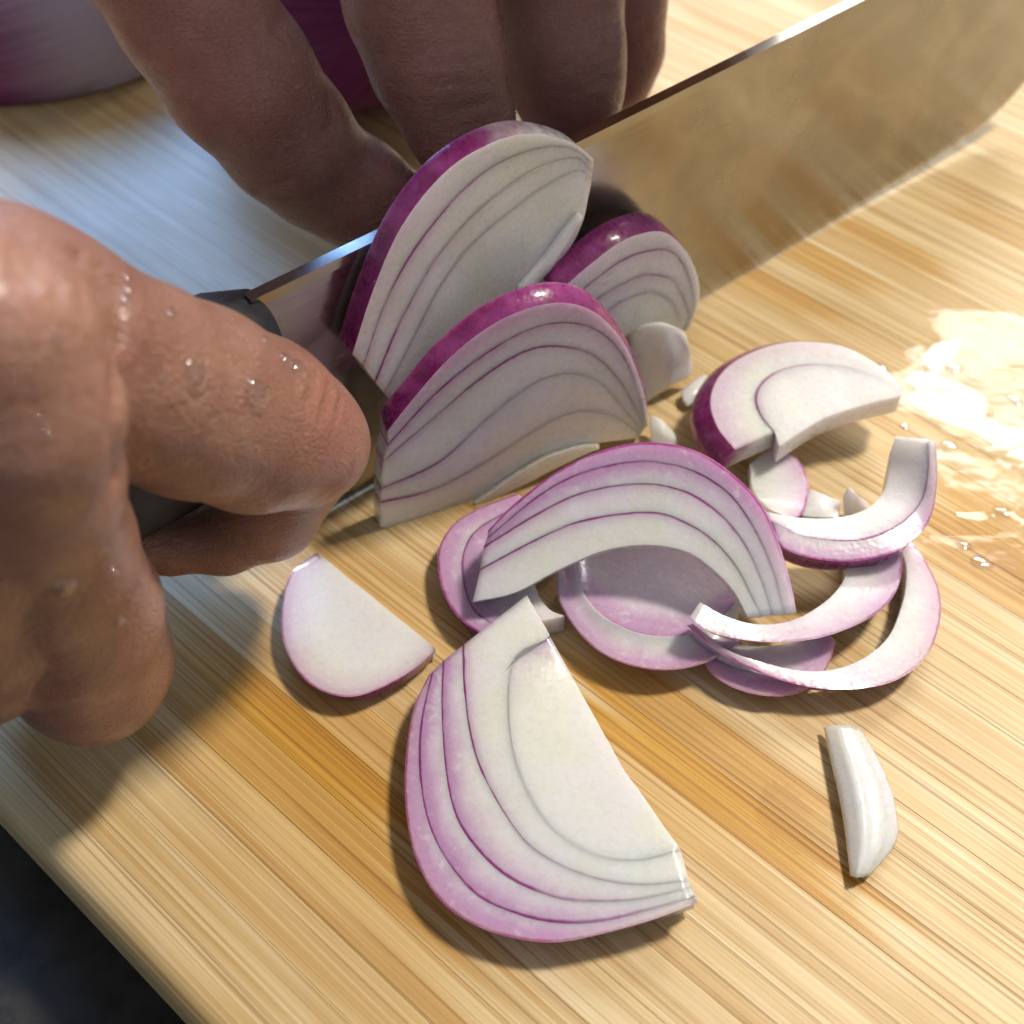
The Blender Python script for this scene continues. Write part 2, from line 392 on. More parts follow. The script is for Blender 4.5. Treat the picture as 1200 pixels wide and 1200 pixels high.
# slice clinging to the blade
slab([[(413,415),(435,347),(471,266),(520,204),(571,170),(618,157),(669,167),(696,187)],
      [(425,428),(450,358),(486,291),(537,228),(584,190),(635,172),(672,174),(695,192)],
      [(439,447),(467,381),(507,308),(554,252),(604,213),(645,192),(676,186),(694,200)],
      [(450,460),(485,395),(515,338),(556,284),(610,238),(652,210),(680,200),(693,212)],
      [(458,470),(505,447),(555,410),(602,368),(640,325),(668,290),(683,258),(690,228)]],
     (K0+KN*.0052, KN), 'tall onion slice with purple skin clinging upright to the knife blade', .0033,
     [(.35,.35,.1,0), (.3,.2,0,0), (.3,.15,0,0), (.2,.1,0,0)], [(0,0,0), (1,.9,.5,0), (1,.8,.2,0), (1,.3,0,0)], [1,.5,.5,.5], flare0=.0002)
t = bpy.context.scene.objects['onion_slice']
layer(t, [PK(x,y,.0062) for x,y in [(610,340),(640,305),(662,275),(681,252)]], [PK(x,y,.0062) for x,y in [(608,352),(640,322),(664,290),(681,258)]], KN, .002, (0,0), (0,0), 0, dome=.0003)

# slice leaning in front of it
pl2 = lean_plane((444,619), (758,515), .0006, .0006, 1.0)
slab([[(454,506),(486,466),(524,423),(571,385),(618,362),(660,355),(699,368),(733,406),(754,461),(759,500)],
      [(455,521),(507,464),(558,422),(614,388),(660,377),(700,386),(730,415),(749,462),(757,500)],
      [(449,540),(507,490),(563,443),(614,412),(652,405),(694,415),(725,443),(745,478),(755,503)],
      [(447,572),(515,541),(571,490),(630,447),(670,438),(700,447),(722,468),(740,490),(752,506)],
      [(446,588),(507,573),(571,540),(635,500),(677,483),(705,484),(725,492),(740,502),(750,509)],
      [(446,618),(507,618),(558,592),(600,562),(640,535),(680,522),(705,518),(730,515),(748,513)]],
     pl2, 'broad onion slice with magenta skin standing beside the knuckle that grips the knife', .0031,
     [(.7,.8,.7,.2), (.55,.5,.25,0), (.3,.15,.05,0), (.2,.1,0,0), (.12,.05,0,0)],
     [(0,0), (1,1,.8,0), (1,.9,.7,0), (1.3,.3,.1,0), (1.3,.4,0,0)], [1,.5,.5,.6,.6], flare0=.0012)
t2 = [o for o in scene.objects if o.get('label', '').startswith('broad onion slice')][0]
o2 = pl2[0]+pl2[1]*.0012
layer(t2, [on_plane(x, y, o2, pl2[1]) for x, y in [(556,590),(598,561),(640,536),(680,523),(702,521)]], [on_plane(x, y, o2, pl2[1]) for x, y in [(557,594),(603,574),(645,552),(682,534),(702,526)]], pl2[1]+Z*.8, .0016, (0, 0), (0, 0), 0)
# slice at the blade behind
slab([[(655,342),(694,308),(733,281),(775,272),(801,291),(816,321),(819,352),(808,384)],
      [(668,350),(720,310),(754,295),(784,293),(803,312),(811,338),(813,360),(805,386)],
      [(685,360),(725,334),(755,322),(783,325),(797,340),(804,356),(807,370),(801,390)],
      [(700,374),(728,354),(755,343),(779,346),(790,360),(796,374),(798,384),(794,396)],
      [(716,402),(732,394),(750,388),(765,390),(775,396),(780,402),(783,408),(784,414)]],
     (K0+KN*.0085, KN), 'short onion slice with glossy purple skin against the blade, behind a white curl', .0038,
     [(.5,.4,.1,0), (.35,.25,.1,0), (.3,.2,0,0), (.25,.1,0,0)], [(0,0), (1,.9,.3,0), (.7,.8,.3,0), (.6,.5,0,0)], [1,.5,.5,.5], flare0=.0012)
# white inner curl in front of it
t = thing('onion_curl', 'small glossy white inner curl of onion below the slice at the blade', 'onion piece', GRP)
sheet(t, [[P(735,398,.012),P(741,436,.006),P(757,472,.0012)], [P(748,386,.0155),P(758,424,.0085),P(767,465,.0012)], [P(774,380,.017),P(782,415,.011),P(785,453,.003)], [P(794,387,.015),P(804,414,.009),P(804,443,.003)], [P(806,404,.011),P(811,424,.006),P(811,438,.003)]], .0016, 0, 0)

# arched slice on top of the heap
pl4 = lean_plane((554,705), (905,722), .0075, .0085, 58)
slab([[(572,622),(603,591),(655,552),(707,528),(758,519),(810,527),(857,555),(893,594),(913,640),(926,682),(933,718)],
      [(571,630),(629,582),(681,554),(748,540),(805,548),(851,574),(882,614),(905,665),(920,720)],
      [(567,640),(629,602),(681,577),(748,566),(800,574),(841,599),(872,635),(893,680),(906,721)],
      [(563,666),(629,631),(681,610),(748,600),(789,605),(831,628),(862,661),(880,695),(893,723)],
      [(554,705),(603,694),(655,667),(707,645),(758,638),(805,646),(836,667),(860,692),(877,723)]],
     pl4, 'arched onion slice of four bands lying on top of the heap', .0042,
     [(1.2,1.3,1.1,.15), (1.0,1.05,.6,.05), (.45,.4,.2,0), (.25,.2,.1,0)], [(1,1,1,.2), (1,1,.9,.1), (1.2,1,.9,.1), (1.2,1,.8,.1)], [.7,.5,.5,.5], flare0=.0006)

# slices underneath
fl = lambda z: (np.array([0, 0, z]), Z)
slab([[(606,578),(565,594),(535,611),(518,634),(513,656),(519,692),(538,724),(572,748)],
      [(620,590),(580,606),(556,622),(545,640),(541,660),(546,695),(558,718),(585,738)],
      [(660,640),(640,645),(630,652),(625,665),(625,680),(632,700),(645,715),(662,722)]],
     fl(.0042), 'lilac onion slice lying under the arched slice and beside the upright one', .004, [(1.2,1.2), (1.4,1.3)], [(1,1), (1,1)], [.6,.6], flare0=-.0012)
slab([[(652,668),(655,702),(676,738),(707,766),(748,782),(789,785),(831,775),(866,752)],
      [(673,655),(682,692),(707,722),(743,740),(779,746),(810,743),(841,728),(866,702)],
      [(705,612),(722,606),(740,604),(760,604),(782,604),(802,606),(825,610),(845,618)]],
     fl(.0046), 'cupped pinkish onion slice showing through the arch of the slice above it', .0044, [(1.12,1.1,1.2), (1.5,1.6,1.5)], [(1,1), (1.2,1.2)], [.6,.7], flare0=-.0032, lifts=[.0, -.0004], dome=-.0008)
slab([[(822,772),(838,793),(866,808),(903,816),(939,811),(966,788),(980,752)],
      [(840,742),(855,752),(880,757),(905,757),(930,752),(948,742),(958,728)]],
     fl(.0030), 'purple rimmed onion piece flat on the board under two crossing strips', .0028, [(1.3,1.35)], [(1,1)], [.8], flare0=-.0024)

def strip(curves, label, thick, tints, edges, skins, flare=0.0, name='onion_strip', **kw):
    t = thing(name, label, 'onion strip', GRP)
    for i in range(len(curves)-1):
        layer(t, [P(*p) for p in curves[i]], [P(*p) for p in curves[i+1]], Z, thick, tints[i], edges[i], skins[i], flare if i == 0 else 0, **kw)
    return t
strip([[(807,725,.0098),(836,742,.0090),(872,750,.0085),(913,752,.0082),(965,746,.0078),(1017,725,.0068),(1048,697,.006),(1057,661,.0052),(1052,628,.0048)],
       [(820,706,.0100),(851,723,.0092),(888,732,.0086),(929,727,.0082),(965,707,.0078),(988,682,.0068),(994,656,.006),(996,636,.0052),(992,618,.0048)]],
      'curved white onion strip with lilac rim and one raised square end', .0040, [(.25,.5,.75,.6)], [(.5,.8,1,1)], [.6], flare=-.0024)
strip([[(805,733,.0072),(836,759,.0066),(872,780,.006),(913,796,.0055),(965,807,.005),(1017,806,.0045),(1058,793,.0042),(1089,764,.0042),(1102,723,.0042),(1099,687,.0042),(1084,656,.0042),(1066,630,.004)],
       [(811,731,.0074),(851,761,.0068),(893,776,.006),(939,786,.0055),(981,784,.005),(1017,769,.0045),(1043,744,.0042),(1058,707,.0042),(1063,676,.0042),(1060,652,.0042),(1046,630,.004)]],
      'thin hooked onion strip tapering to a point, outermost on the bare board', .0036, [(.6,.5,.5,.7)], [(1,1,1,1)], [.6], flare=-.0022)
strip([[(906,618,.0102),(913,638,.0100),(939,651,.0098),(975,657,.0096),(1017,655,.0096),(1058,642,.0098),(1088,612,.0105),(1098,568,.013),(1097,518,.016)],
       [(903,611,.0106),(939,627,.0104),(981,633,.0104),(1022,630,.0104),(1058,613,.0106),(1080,588,.0112),(1088,556,.0135),(1088,515,.0165)],
       [(898,600,.0100),(939,607,.0100),(981,607,.0100),(1017,596,.0102),(1037,573,.0106),(1043,545,.0118),(1050,511,.016)]],
      'wet two layered onion crescent with one end turned up beside the puddle', .0042, [(.75,.7,.7,.3), (.25,.2,.1,0)], [(1,1,1,.3), (1,1,.8,.2)], [.8,.5], flare=-.0012)

# cap piece with strong purple flank
n11 = np.array([-.06, -.10, 1.0]); n11 /= np.linalg.norm(n11); p11 = P(900, 470, .0100)
slab([[(862,527),(842,502),(833,472),(842,443),(867,420),(908,404),(950,401),(992,408),(1033,431),(1057,455)],
      [(908,506),(893,490),(885,468),(892,450),(912,435),(940,428),(970,428),(1000,432),(1030,443),(1056,458)],
      [(912,524),(928,513),(945,502),(962,492),(980,485),(998,479),(1016,474),(1032,470),(1046,467),(1056,464)]],
     (p11, n11), 'pale onion end piece with a bright purple flank beside the puddle', .0040, [(.6,.45,.3,0), (.25,.1,0,0)], [(0,0,0,0), (1.4,.9,.3,0)], [1,.6], flare0=.0030, lifts=[0,.0002])
slab([[(902,524),(925,530),(941,548),(947,570),(943,595),(930,612)], [(878,545),(880,550),(880,560),(882,572),(890,585),(900,595)]],
     fl(.0035), 'round edged pinkish onion piece tucked under the end piece', .0033, [(.5,.5)], [(.9,.9)], [.6])
t = thing('onion_scrap', 'small pale pink scrap of onion inside the two layered crescent', 'onion scrap', GRP)
sheet(t, [[P(948,572,.002),P(942,590,.002),P(938,604,.0018)], [P(966,580,.0026),P(962,592,.0026),P(960,606,.002)], [P(984,587,.002),P(984,596,.002),P(984,607,.0018)]], .0013, .35)
t = thing('onion_scrap', 'tiny pointed onion scrap leaning inside the two layered crescent', 'onion scrap', GRP)
sheet(t, [[P(995,572,.006),P(988,585,.004),P(990,604,.001)], [P(1004,580,.005),P(1003,590,.0035),P(1006,603,.001)], [P(1016,588,.003),P(1018,596,.002),P(1020,602,.001)]], .0012, .25)
t = thing('onion_scrap', 'narrow white onion scrap poking out between the standing slice and the arched slice', 'onion scrap', GRP)
sheet(t, [[P(762,486,.004),P(762,502,.003),P(764,524,.001)], [P(775,492,.004),P(778,508,.003),P(778,524,.001)], [P(784,500,.003),P(792,512,.002),P(794,524,.001)]], .0012, .12)
t = thing('onion_scrap', 'thin white onion scrap lying behind the purple flank of the end piece', 'onion scrap', GRP)
sheet(t, [[P(798,458,.0018),P(800,468,.0018),P(806,476,.0014)], [P(812,447,.0024),P(816,458,.0024),P(820,466,.0016)], [P(826,438,.0018),P(832,446,.0018),P(834,456,.0014)]], .0012, .1)

# half round piece by the hand
slab([[(371,647),(342,671),(330,713),(333,755),(356,795),(389,814),(426,814),(477,790),(511,762)],
      [(374,650),(392,664),(410,679),(428,693),(446,708),(463,722),(480,735),(495,747),(509,759)]],
     fl(.0036), 'small half round onion piece lying alone below the knuckle', .0030, [(.42,.5,.45,.4)], [(.8,.9,.8,.8)], [.8], flare0=-.0012, dome=-.0005)
# big slice in front
n16 = np.array([-.06, -.04, 1.0]); n16 /= np.linalg.norm(n16)
slab([[(503,790),(485,830),(475,895),(477,960),(491,1015),(519,1058),(561,1086),(608,1100),(650,1104),(697,1096),(767,1077),(818,1057)],
      [(506,788),(493,850),(492,909),(501,963),(524,1010),(561,1051),(608,1072),(655,1081),(706,1079),(767,1065),(815,1050)],
      [(519,775),(517,830),(522,905),(534,956),(561,997),(599,1030),(652,1052),(697,1057),(750,1054),(809,1040)],
      [(542,757),(545,822),(557,884),(580,936),(615,986),(655,1014),(700,1030),(750,1036),(807,1031)],
      [(617,698),(631,722),(644,745),(644,748),(622,757),(604,770),(596,808),(600,872),(618,928),(650,973),(697,1002),(745,1008),(797,995)],
      [(647,752),(662,772),(680,804),(698,837),(715,869),(731,900),(748,925),(765,950),(780,972),(795,992)]],
     (P(640,900,.0060), n16), 'large fan shaped onion slice lying alone in front of the heap', .0046,
     [(1.25,1.3,1.05,.15), (1.12,1.15,.7,0), (.9,.95,.4,0), (.25,.25,.05,0), (.9,.4,.05,0,0,0)],
     [(1,1,1,.2), (1.3,1.3,1.2,.1), (1.3,1.3,.9,0), (1.3,1.2,.4,0), (1.2,.25,0,0,0,0)], [.8,.5,.5,.5,.5], flare0=-.0030, drops=[0,0,0,0,.0018])
# single shard
t = thing('onion_shard', 'single ridged white onion shard lying apart on the bare board', 'onion piece', GRP)
sheet(t, [[P(965,852,.0014),P(973,890,.0016),P(981,925,.0018),P(988,962,.0018),P(993,1000,.0016),P(996,1026,.0012)],
          [P(980,850,.0026),P(990,886,.0033),P(999,922,.0036),P(1006,960,.0035),P(1008,1000,.0029),P(1003,1028,.0022)],
          [P(996,850,.0026),P(1008,882,.0033),P(1020,918,.0036),P(1028,957,.0034),P(1026,996,.0028),P(1010,1028,.0020)],
          [P(1009,854,.0014),P(1023,878,.0016),P(1037,905,.0018),P(1049,940,.0018),P(1051,985,.0016),P(1020,1026,.0012)]], .0012, .1, ridge=.00014)

# ------------------------------------------------------------------ bulbs: lathe halves
def bulb(name, label, loc, rx, rz, rot, pale, cut=None):
    prof = []
    for k in range(21):
        t = math.pi*k/20; z = -math.cos(t)*rz; r = rx*math.sin(t)**.85
        if t > 2.6: z += (t-2.6)**2*rz*.5
        prof.append((r, z))
    n = 48; V = [(0, 0, prof[0][1])]; F = []
    for r, z in prof[1:-1]:
        for j in range(n):
            a_ = 2*math.pi*j/n; wob = 1+.012*math.sin(5*a_+1)+.006*math.sin(11*a_); V.append((r*math.cos(a_)*wob, r*math.sin(a_)*wob, z))
    V.append((0, 0, prof[-1][1])); L = len(prof)-2
    for j in range(n): F.append((0, 1+(j+1) % n, 1+j))
    for i in range(L-1):
        for j in range(n): F.append((1+i*n+j, 1+i*n+(j+1) % n, 1+(i+1)*n+(j+1) % n, 1+(i+1)*n+j))
    for j in range(n): F.append((1+(L-1)*n+j, 1+(L-1)*n+(j+1) % n, len(V)-1))
    m = mesh_from(name, V, F)
    import bmesh
    b = bmesh.new(); b.from_mesh(m)
    if cut is not None:
        r = bmesh.ops.bisect_plane(b, geom=b.verts[:]+b.edges[:]+b.faces[:], plane_co=cut[0], plane_no=cut[1], clear_outer=True)
        ed = [e for e in r['geom_cut'] if isinstance(e, bmesh.types.BMEdge)]
        bmesh.ops.contextual_create(b, geom=ed)
    bmesh.ops.recalc_face_normals(b, faces=b.faces); b.to_mesh(m); b.free()
    o = link(name, m, M_BULB); o.location = loc; o.rotation_euler = rot; o.color = (pale, 0, 0, 1)
    return tag(o, label, 'onion')
b1 = P(425, 172); bulb('red_onion_bulb', 'dark purple onion seen between thumb and forefinger', (b1[0]-.004, b1[1]+.022, .0295), .030, .032, (R(80), 0, R(30)), 0.0)
rot2 = (R(84), 0, R(112)); b2 = P(62, 112)
from mathutils import Euler
up2 = Euler(rot2).to_matrix().transposed() @ Vector((0, 0, 1))
bulb('red_onion_half', 'blurred purple onion half with pale end resting on the board behind the knife hand', (b2[0]-.004, b2[1]+.024, .0035), .0275, .034, rot2, 1.0, (-up2*.0030, -up2))
# rest of the onion pressed against the back of the blade
hold = KW(.052, -.0016, .0212)
ob = bulb('held_onion_remnant', 'remaining piece of red onion held by fingertips behind the blade', tuple(hold), .021, .023, (R(90), 0, math.atan2(KD[1], KD[0])+math.pi/2), 0.0, ((0, 0, 0), (0, 0, 0)) if False else None)
# squash its depth so that it is a thin rest, flat side on the steel
Mx = Matrix.Identity(4)
ob.rotation_euler = (0, 0, 0); ob.location = (0, 0, 0)
co = np.empty(len(ob.data.vertices)*3); ob.data.vertices.foreach_get('co', co); co = co.reshape(-1, 3)
w = np.stack([hold + KD*c[2] + KN*(-abs(c[0])*.75 if True else 0) + Z*c[1] for c in co])
w = w - hold; ob.data.vertices.foreach_set('co', w.reshape(-1)); ob.location = tuple(hold); ob.data.update(); recalc(ob.data)

# ------------------------------------------------------------------ knife
knife = thing('kitchen_knife', 'wide steel kitchen knife with black handle standing on its edge in the onion', 'knife')
knife.location = tuple(K0); knife.rotation_euler = (0, 0, math.atan2(KD[1], KD[0]))
edge_c = spline([(-.008, .0003), (.03, .0003), (.07, .0003), (.10, .0004), (.116, .0009), (.135, .0018), (.150, .0032), (.1585, .0062), (.164, .0105), (.1695, .019), (.173, .030)], 60)
spine_c = spline([(-.008, .0478), (.04, .0479), (.08, .0483), (.11, .0487), (.13, .0487), (.145, .0482), (.157, .0465), (.166, .0425), (.1715, .0375), (.173, .0335)], 60)
fr = [0, .035, .045, .3, .6, .97, 1.0]; ht = [.00006, .00042, .00046, .0006, .0008, .00102, .00090]
V, F = [], []
for e, s in zip(edge_c, spine_c):
    for side in (1, -1):
        for q, h in zip(fr, ht):
            p = e+(s-e)*q; V.append((p[0], -side*h, p[1]))
k = len(fr)
for i in range(59):
    for side in (0, 1):
        for j in range(k-1):
            a_ = i*2*k+side*k+j; b_ = a_+2*k; F.append((a_, b_, b_+1, a_+1))
    a_ = i*2*k; b_ = a_+2*k; F.append((a_+k-1, b_+k-1, b_+2*k-1, a_+2*k-1)); F.append((a_, a_+k, b_+k, b_))
for base in (0, 59*2*k): F.append(tuple(base+j for j in range(k))+tuple(base+k+j for j in range(k-1, -1, -1)))
m = mesh_from('blade', V, F, False); recalc(m); link('blade', m, M_STEEL, knife)
def loft(name, secs, mat, parent, n=24, ex=3.2):
    V, F = [], []
    for (x, hw, z0, z1) in secs:
        for j in range(n):
            a_ = 2*math.pi*j/n; c, s = math.cos(a_), math.sin(a_)
            V.append((x, hw*math.copysign(abs(c)**(2/ex), c), (z0+z1)/2+(z1-z0)/2*math.copysign(abs(s)**(2/ex), s)))
    L = len(secs)
    for i in range(L-1):
        for j in range(n): F.append((i*n+j, i*n+(j+1) % n, (i+1)*n+(j+1) % n, (i+1)*n+j))
    F += [tuple(range(n)), tuple((L-1)*n+j for j in range(n))]
    m = mesh_from(name, V, F); recalc(m)
    for p in m.polygons:
        if len(p.vertices) > 4: p.use_smooth = False
    return link(name, m, mat, parent)
loft('handle', [(-.0062, .0048, .0235, .0462), (-.0066, .0054, .0228, .0470), (-.012, .0078, .0225, .0482), (-.0185, .0086, .022, .0486), (-.019, .0082, .0222, .0483), (-.0195, .0086, .022, .0486), (-.05, .0088, .021, .0488), (-.09, .0088, .020, .0486), (-.125, .0090, .0195, .0485), (-.135, .0080, .021, .0470)], M_HAND, knife)

# ------------------------------------------------------------------ hands: implicit surfaces
def surface_nets(F, lo, h):
    s = F < 0; nx, ny, nz = F.shape
    cs = [(i, j, k) for i in (0, 1) for j in (0, 1) for k in (0, 1)]
    sl = lambda c: (slice(c[0], nx-1+c[0]), slice(c[1], ny-1+c[1]), slice(c[2], nz-1+c[2]))
    cnt = sum(s[sl(c)].astype(np.int8) for c in cs); act = (cnt > 0) & (cnt < 8)
    idx = np.full(act.shape, -1, np.int64); cells = np.argwhere(act); idx[act] = np.arange(len(cells))
    acc = np.zeros((len(cells), 3)); num = np.zeros(len(cells))
    val = {c: F[sl(c)][act] for c in cs}
    for a_ in cs:
        for ax in range(3):
            if a_[ax] == 0:
                b_ = list(a_); b_[ax] = 1; b_ = tuple(b_); va, vb = val[a_], val[b_]
                x = (va < 0) != (vb < 0); t = np.where(x, va/np.where(x, va-vb, 1), 0)
                p = np.tile(np.array(a_, float), (len(cells), 1)); p[:, ax] += t
                acc[x] += p[x]; num[x] += 1
    V = lo + (cells + acc/num[:, None])*h; Q = []
    for ax in range(3):
        o1, o2 = [q for q in range(3) if q != ax]
        a_ = [slice(1, -1)]*3; a_[ax] = slice(0, -1); b_ = list(a_); b_[ax] = slice(1, None)
        sa, sb = s[tuple(a_)], s[tuple(b_)]; e = np.argwhere(sa != sb); flip = sa[sa != sb]
        base = e.copy(); base[:, o1] += 1; base[:, o2] += 1
        def cell(d1, d2):
            c = base.copy(); c[:, o1] -= d1; c[:, o2] -= d2; return idx[c[:, 0], c[:, 1], c[:, 2]]
        q = np.stack([cell(1, 1), cell(0, 1), cell(0, 0), cell(1, 0)], 1)
        if ax == 1: flip = ~flip
        q[~flip] = q[~flip][:, ::-1]; Q.append(q)
    return V, np.vstack(Q)
def smin(a_, b_, k):
    h = np.clip(.5+.5*(b_-a_)/k, 0, 1); return b_*(1-h)+a_*h-k*h*(1-h)
def chain_sdf(G, pts, k=.003):
    d = None
    for (p, r), (q, s) in zip(pts, pts[1:]):
        ab = q-p; t = np.clip(((G-p)@ab)/max(ab@ab, 1e-12), 0, 1)
        e = np.sqrt((((G-p)-t[..., None]*ab)**2).sum(-1))-(r+(s-r)*t)
        d = e if d is None else smin(d, e, k)
    return d.astype(np.float32)
def hp(px, py, off, rpx):                        # a ball beside the blade, radius given in photo pixels
    p = PK(px, py, off); return p, rpx*np.linalg.norm(p-CAM)/np.linalg.norm(ray(px, py))
def build_hand(groups, h, mat, label, creases, reds, bumps=()):
    allp = [q for g in groups for q in g[0]]
    lo = np.min([p-r for p, r in allp], 0)-.006; hi = np.max([p+r for p, r in allp], 0)+.006
    ax = [np.arange(lo[i], hi[i]+h, h) for i in range(3)]
    def sdf(Gp):
        d = None
        for pts, k, kin in groups:
            e = chain_sdf(Gp, [(p.astype(np.float32), np.float32(r)) for p, r in pts], kin); d = e if d is None else smin(d, e, k)
        return d
    B = 8; nb = [-(-len(a_)//B) for a_ in ax]                       # coarse blocks first, fine cells only near the skin
    cen = np.stack(np.meshgrid(*[lo[i]+(np.arange(nb[i])*B+(B-1)/2)*h for i in range(3)], indexing='ij'), -1).astype(np.float32)
    dc = sdf(cen); d = np.repeat(np.repeat(np.repeat(dc, B, 0), B, 1), B, 2)
    loc = np.stack(np.meshgrid(*[np.arange(B)]*3, indexing='ij'), -1)
    act = np.argwhere(np.abs(dc) < B*h*1.0+.003); gi = act[:, None, None, None, :]*B+loc[None]
    val = sdf((lo+gi*h).astype(np.float32)); d[gi[..., 0], gi[..., 1], gi[..., 2]] = val
    V, Q = surface_nets(d, lo, h)
    m = mesh_from('hand', V, Q); recalc(m)
    # light relaxation
    E = np.empty(len(m.edges)*2, np.int32); m.edges.foreach_get('vertices', E); E = E.reshape(-1, 2)
    deg = np.bincount(E.ravel(), minlength=len(V))[:, None]
    for _ in range(4):
        s_ = np.zeros_like(V); np.add.at(s_, E[:, 0], V[E[:, 1]]); np.add.at(s_, E[:, 1], V[E[:, 0]]); V = .5*V+.5*s_/deg
    m.vertices.foreach_set('co', V.reshape(-1)); m.update()
    nr = np.empty(len(V)*3); m.vertices.foreach_get('normal', nr); nr = nr.reshape(-1, 3)
    px = to_px(V); dep = np.linalg.norm(V-CAM, axis=1)
    def surf(x, y):
        c = np.where((np.abs(px-[x, y]).max(1) < 9) & (((CAM-V)*nr).sum(1) > 0))[0]
        if len(c) == 0: return None
        c = c[dep[c] < dep[c].min()+.006]; return c[np.argmin(((px[c]-[x, y])**2).sum(1))]
    disp = np.zeros(len(V))
    for line, wid, depth in creases:
        pts = spline([(float(x), float(y)) for x, y in line], max(12, int(4*len(line)*3)))
        ids = [surf(x, y) for x, y in pts]; ids = [i for i in ids if i is not None]
        if not ids: continue
        ids = sorted(set(ids)); q = V[ids]; c = np.where(np.all((V > q.min(0)-3*wid) & (V < q.max(0)+3*wid), 1))[0]
        near = np.sqrt(((V[c][:, None]-q[None])**2).sum(-1)).min(1)
        disp[c] -= depth*np.exp(-(near/wid)**2)
    V2 = V + nr*disp[:, None]
    m.vertices.foreach_set('co', V2.reshape(-1)); m.update()
    red = np.zeros(len(V))
    for (x, y, rad) in reds:
        i = surf(x, y)
        if i is not None: red = np.maximum(red, np.exp(-(np.linalg.norm(V-V[i], axis=1)/rad)**2))
    attr(m, 'redness', red)
    o = link('hand', m, mat); tag(o, label, 'hand')
    return o, surf, V2, nr
# hand on the knife
fa0 = KW(-.115, .018, .085); fa1 = KW(-.24, .02, .125)
back = [hp(10, 372, .012, 112), hp(-60, 400, .012, 145), (KW(-.075, .014, .068), .026), (fa0, .028), (fa1, .033)]
index = [hp(0, 375, .014, 112), hp(80, 415, .016, 116), hp(150, 442, .016, 115), hp(225, 470, .016, 112), hp(300, 498, .016, 102), hp(350, 515, .016, 80), hp(372, 522, .016, 60)]
index_fold = [hp(355, 545, .014, 58), hp(315, 598, .010, 58), hp(262, 628, .007, 44), hp(200, 640, .005, 32), hp(140, 640, .004, 30)]
middle = [hp(-20, 400, .028, 138), hp(14, 480, .030, 124), hp(24, 560, .028, 114), hp(48, 640, .024, 106), hp(82, 715, .020, 103), hp(104, 772, .017, 94), hp(108, 785, .016, 88)]
mid_fold = [hp(108, 785, .015, 82), hp(70, 760, .006, 70), hp(20, 740, .0, 60)]
ring = [hp(-120, 480, .028, 130), hp(-80, 640, .026, 112), hp(-50, 720, .021, 105), hp(-30, 768, .018, 88)]
pink = [hp(-230, 520, .03, 110), hp(-190, 660, .026, 95), hp(-160, 740, .021, 80)]
thumb = [(KW(-.085, -.006, .056), .015), (KW(-.058, -.018, .045), .0115), (KW(-.036, -.0185, .036), .0100), (KW(-.022, -.0165, .032), .0085)]
kn = [((30, 262), (34, 300), (40, 335)), ((62, 278), (66, 310), (70, 345)), ((95, 295), (98, 330), (100, 362)), ((118, 308), (121, 345), (122, 385))]
cr = [(l, .0008, .0006) for l in kn]
cr += [([(138, 330), (140, 400), (138, 470), (138, 560)], .0011, .0008)]
cr += [([(372, 440), (366, 462), (362, 480)], .0007, .00050), ([(388, 455), (382, 476), (378, 492)], .0007, .00050), ([(350, 428), (346, 446)], .0006, .00025), ([(400, 470), (396, 490)], .0005, .0004)]
cr += [([(210, 375), (250, 400), (285, 430)], .0009, .00025), ([(250, 372), (285, 400), (310, 428)], .0008, .0002), ([(15, 285), (18, 320)], .0007, .00050), ([(48, 275), (52, 320)], .0007, .00050), ([(80, 290), (84, 325)], .0007, .00050)]
hand1, surf1, HV1, HN1 = build_hand([(back, .01, .006), (index, .006, .002), (index_fold, .0012, .002), (middle, .0014, .002), (mid_fold, .0015, .002), (ring, .0015, .002), (pink, .002, .002), (thumb, .004, .003)], .00062, M_SK1, 'wet right hand with bent knuckles gripping the black knife handle', cr, [(400, 480, .007), (110, 830, .008)])
# hand holding the onion
th = [(np.array([-.012, .060, .124]), .020), hp(110, -240, -.046, 110), hp(165, -80, -.034, 92), hp(226, 12, -.031, 90), hp(278, 88, -.028, 88), hp(338, 163, -.026, 77), hp(372, 200, -.025, 66), hp(418, 226, -.022, 63), hp(452, 244, -.020, 55)]
fi = [(np.array([.002, .060, .122]), .016), hp(440, -280, -.050, 110), hp(468, -120, -.036, 98), hp(490, 0, -.026, 86), hp(513, 72, -.022, 79), hp(538, 140, -.018, 64), hp(552, 188, -.016, 52)]
mi = [(np.array([.020, .066, .121]), .016), hp(615, -300, -.052, 105), hp(640, -150, -.038, 88), hp(652, -10, -.027, 77), hp(660, 66, -.022, 72), hp(667, 108, -.020, 63), hp(672, 140, -.018, 50)]
ri = [(np.array([.038, .072, .120]), .016), hp(720, -310, -.056, 90), hp(722, -150, -.045, 66), hp(722, 0, -.035, 58), hp(723, 58, -.033, 54), hp(719, 92, -.031, 46)]
pi_ = [(np.array([.054, .078, .118]), .014), hp(795, -330, -.070, 70), hp(780, -200, -.062, 52), hp(768, -110, -.055, 46), hp(755, -70, -.052, 40)]
pa = [(np.array([-.006, .060, .126]), .025), (np.array([.013, .059, .125]), .026), (np.array([.055, .074, .121]), .027)]  # unseen palm, placed and sized to shade the fingers from the key lamp
fore = [(np.array([.014, .078, .127]), .029), (np.array([.002, .15, .152]), .027), (np.array([-.01, .30, .205]), .033)]  # unseen forearm, routed for its shadow and to clear the blue reflection
cr2 = [([(388, 128), (394, 140), (384, 150)], .0007, .0005), ([(330, 10), (322, 35)], .001, .0005),
       ([(440, 100), (455, 112), (470, 118)], .0005, .00010), ([(300, 225), (322, 215), (345, 210)], .0007, .00050), ([(318, 245), (340, 232)], .0005, .0003)]
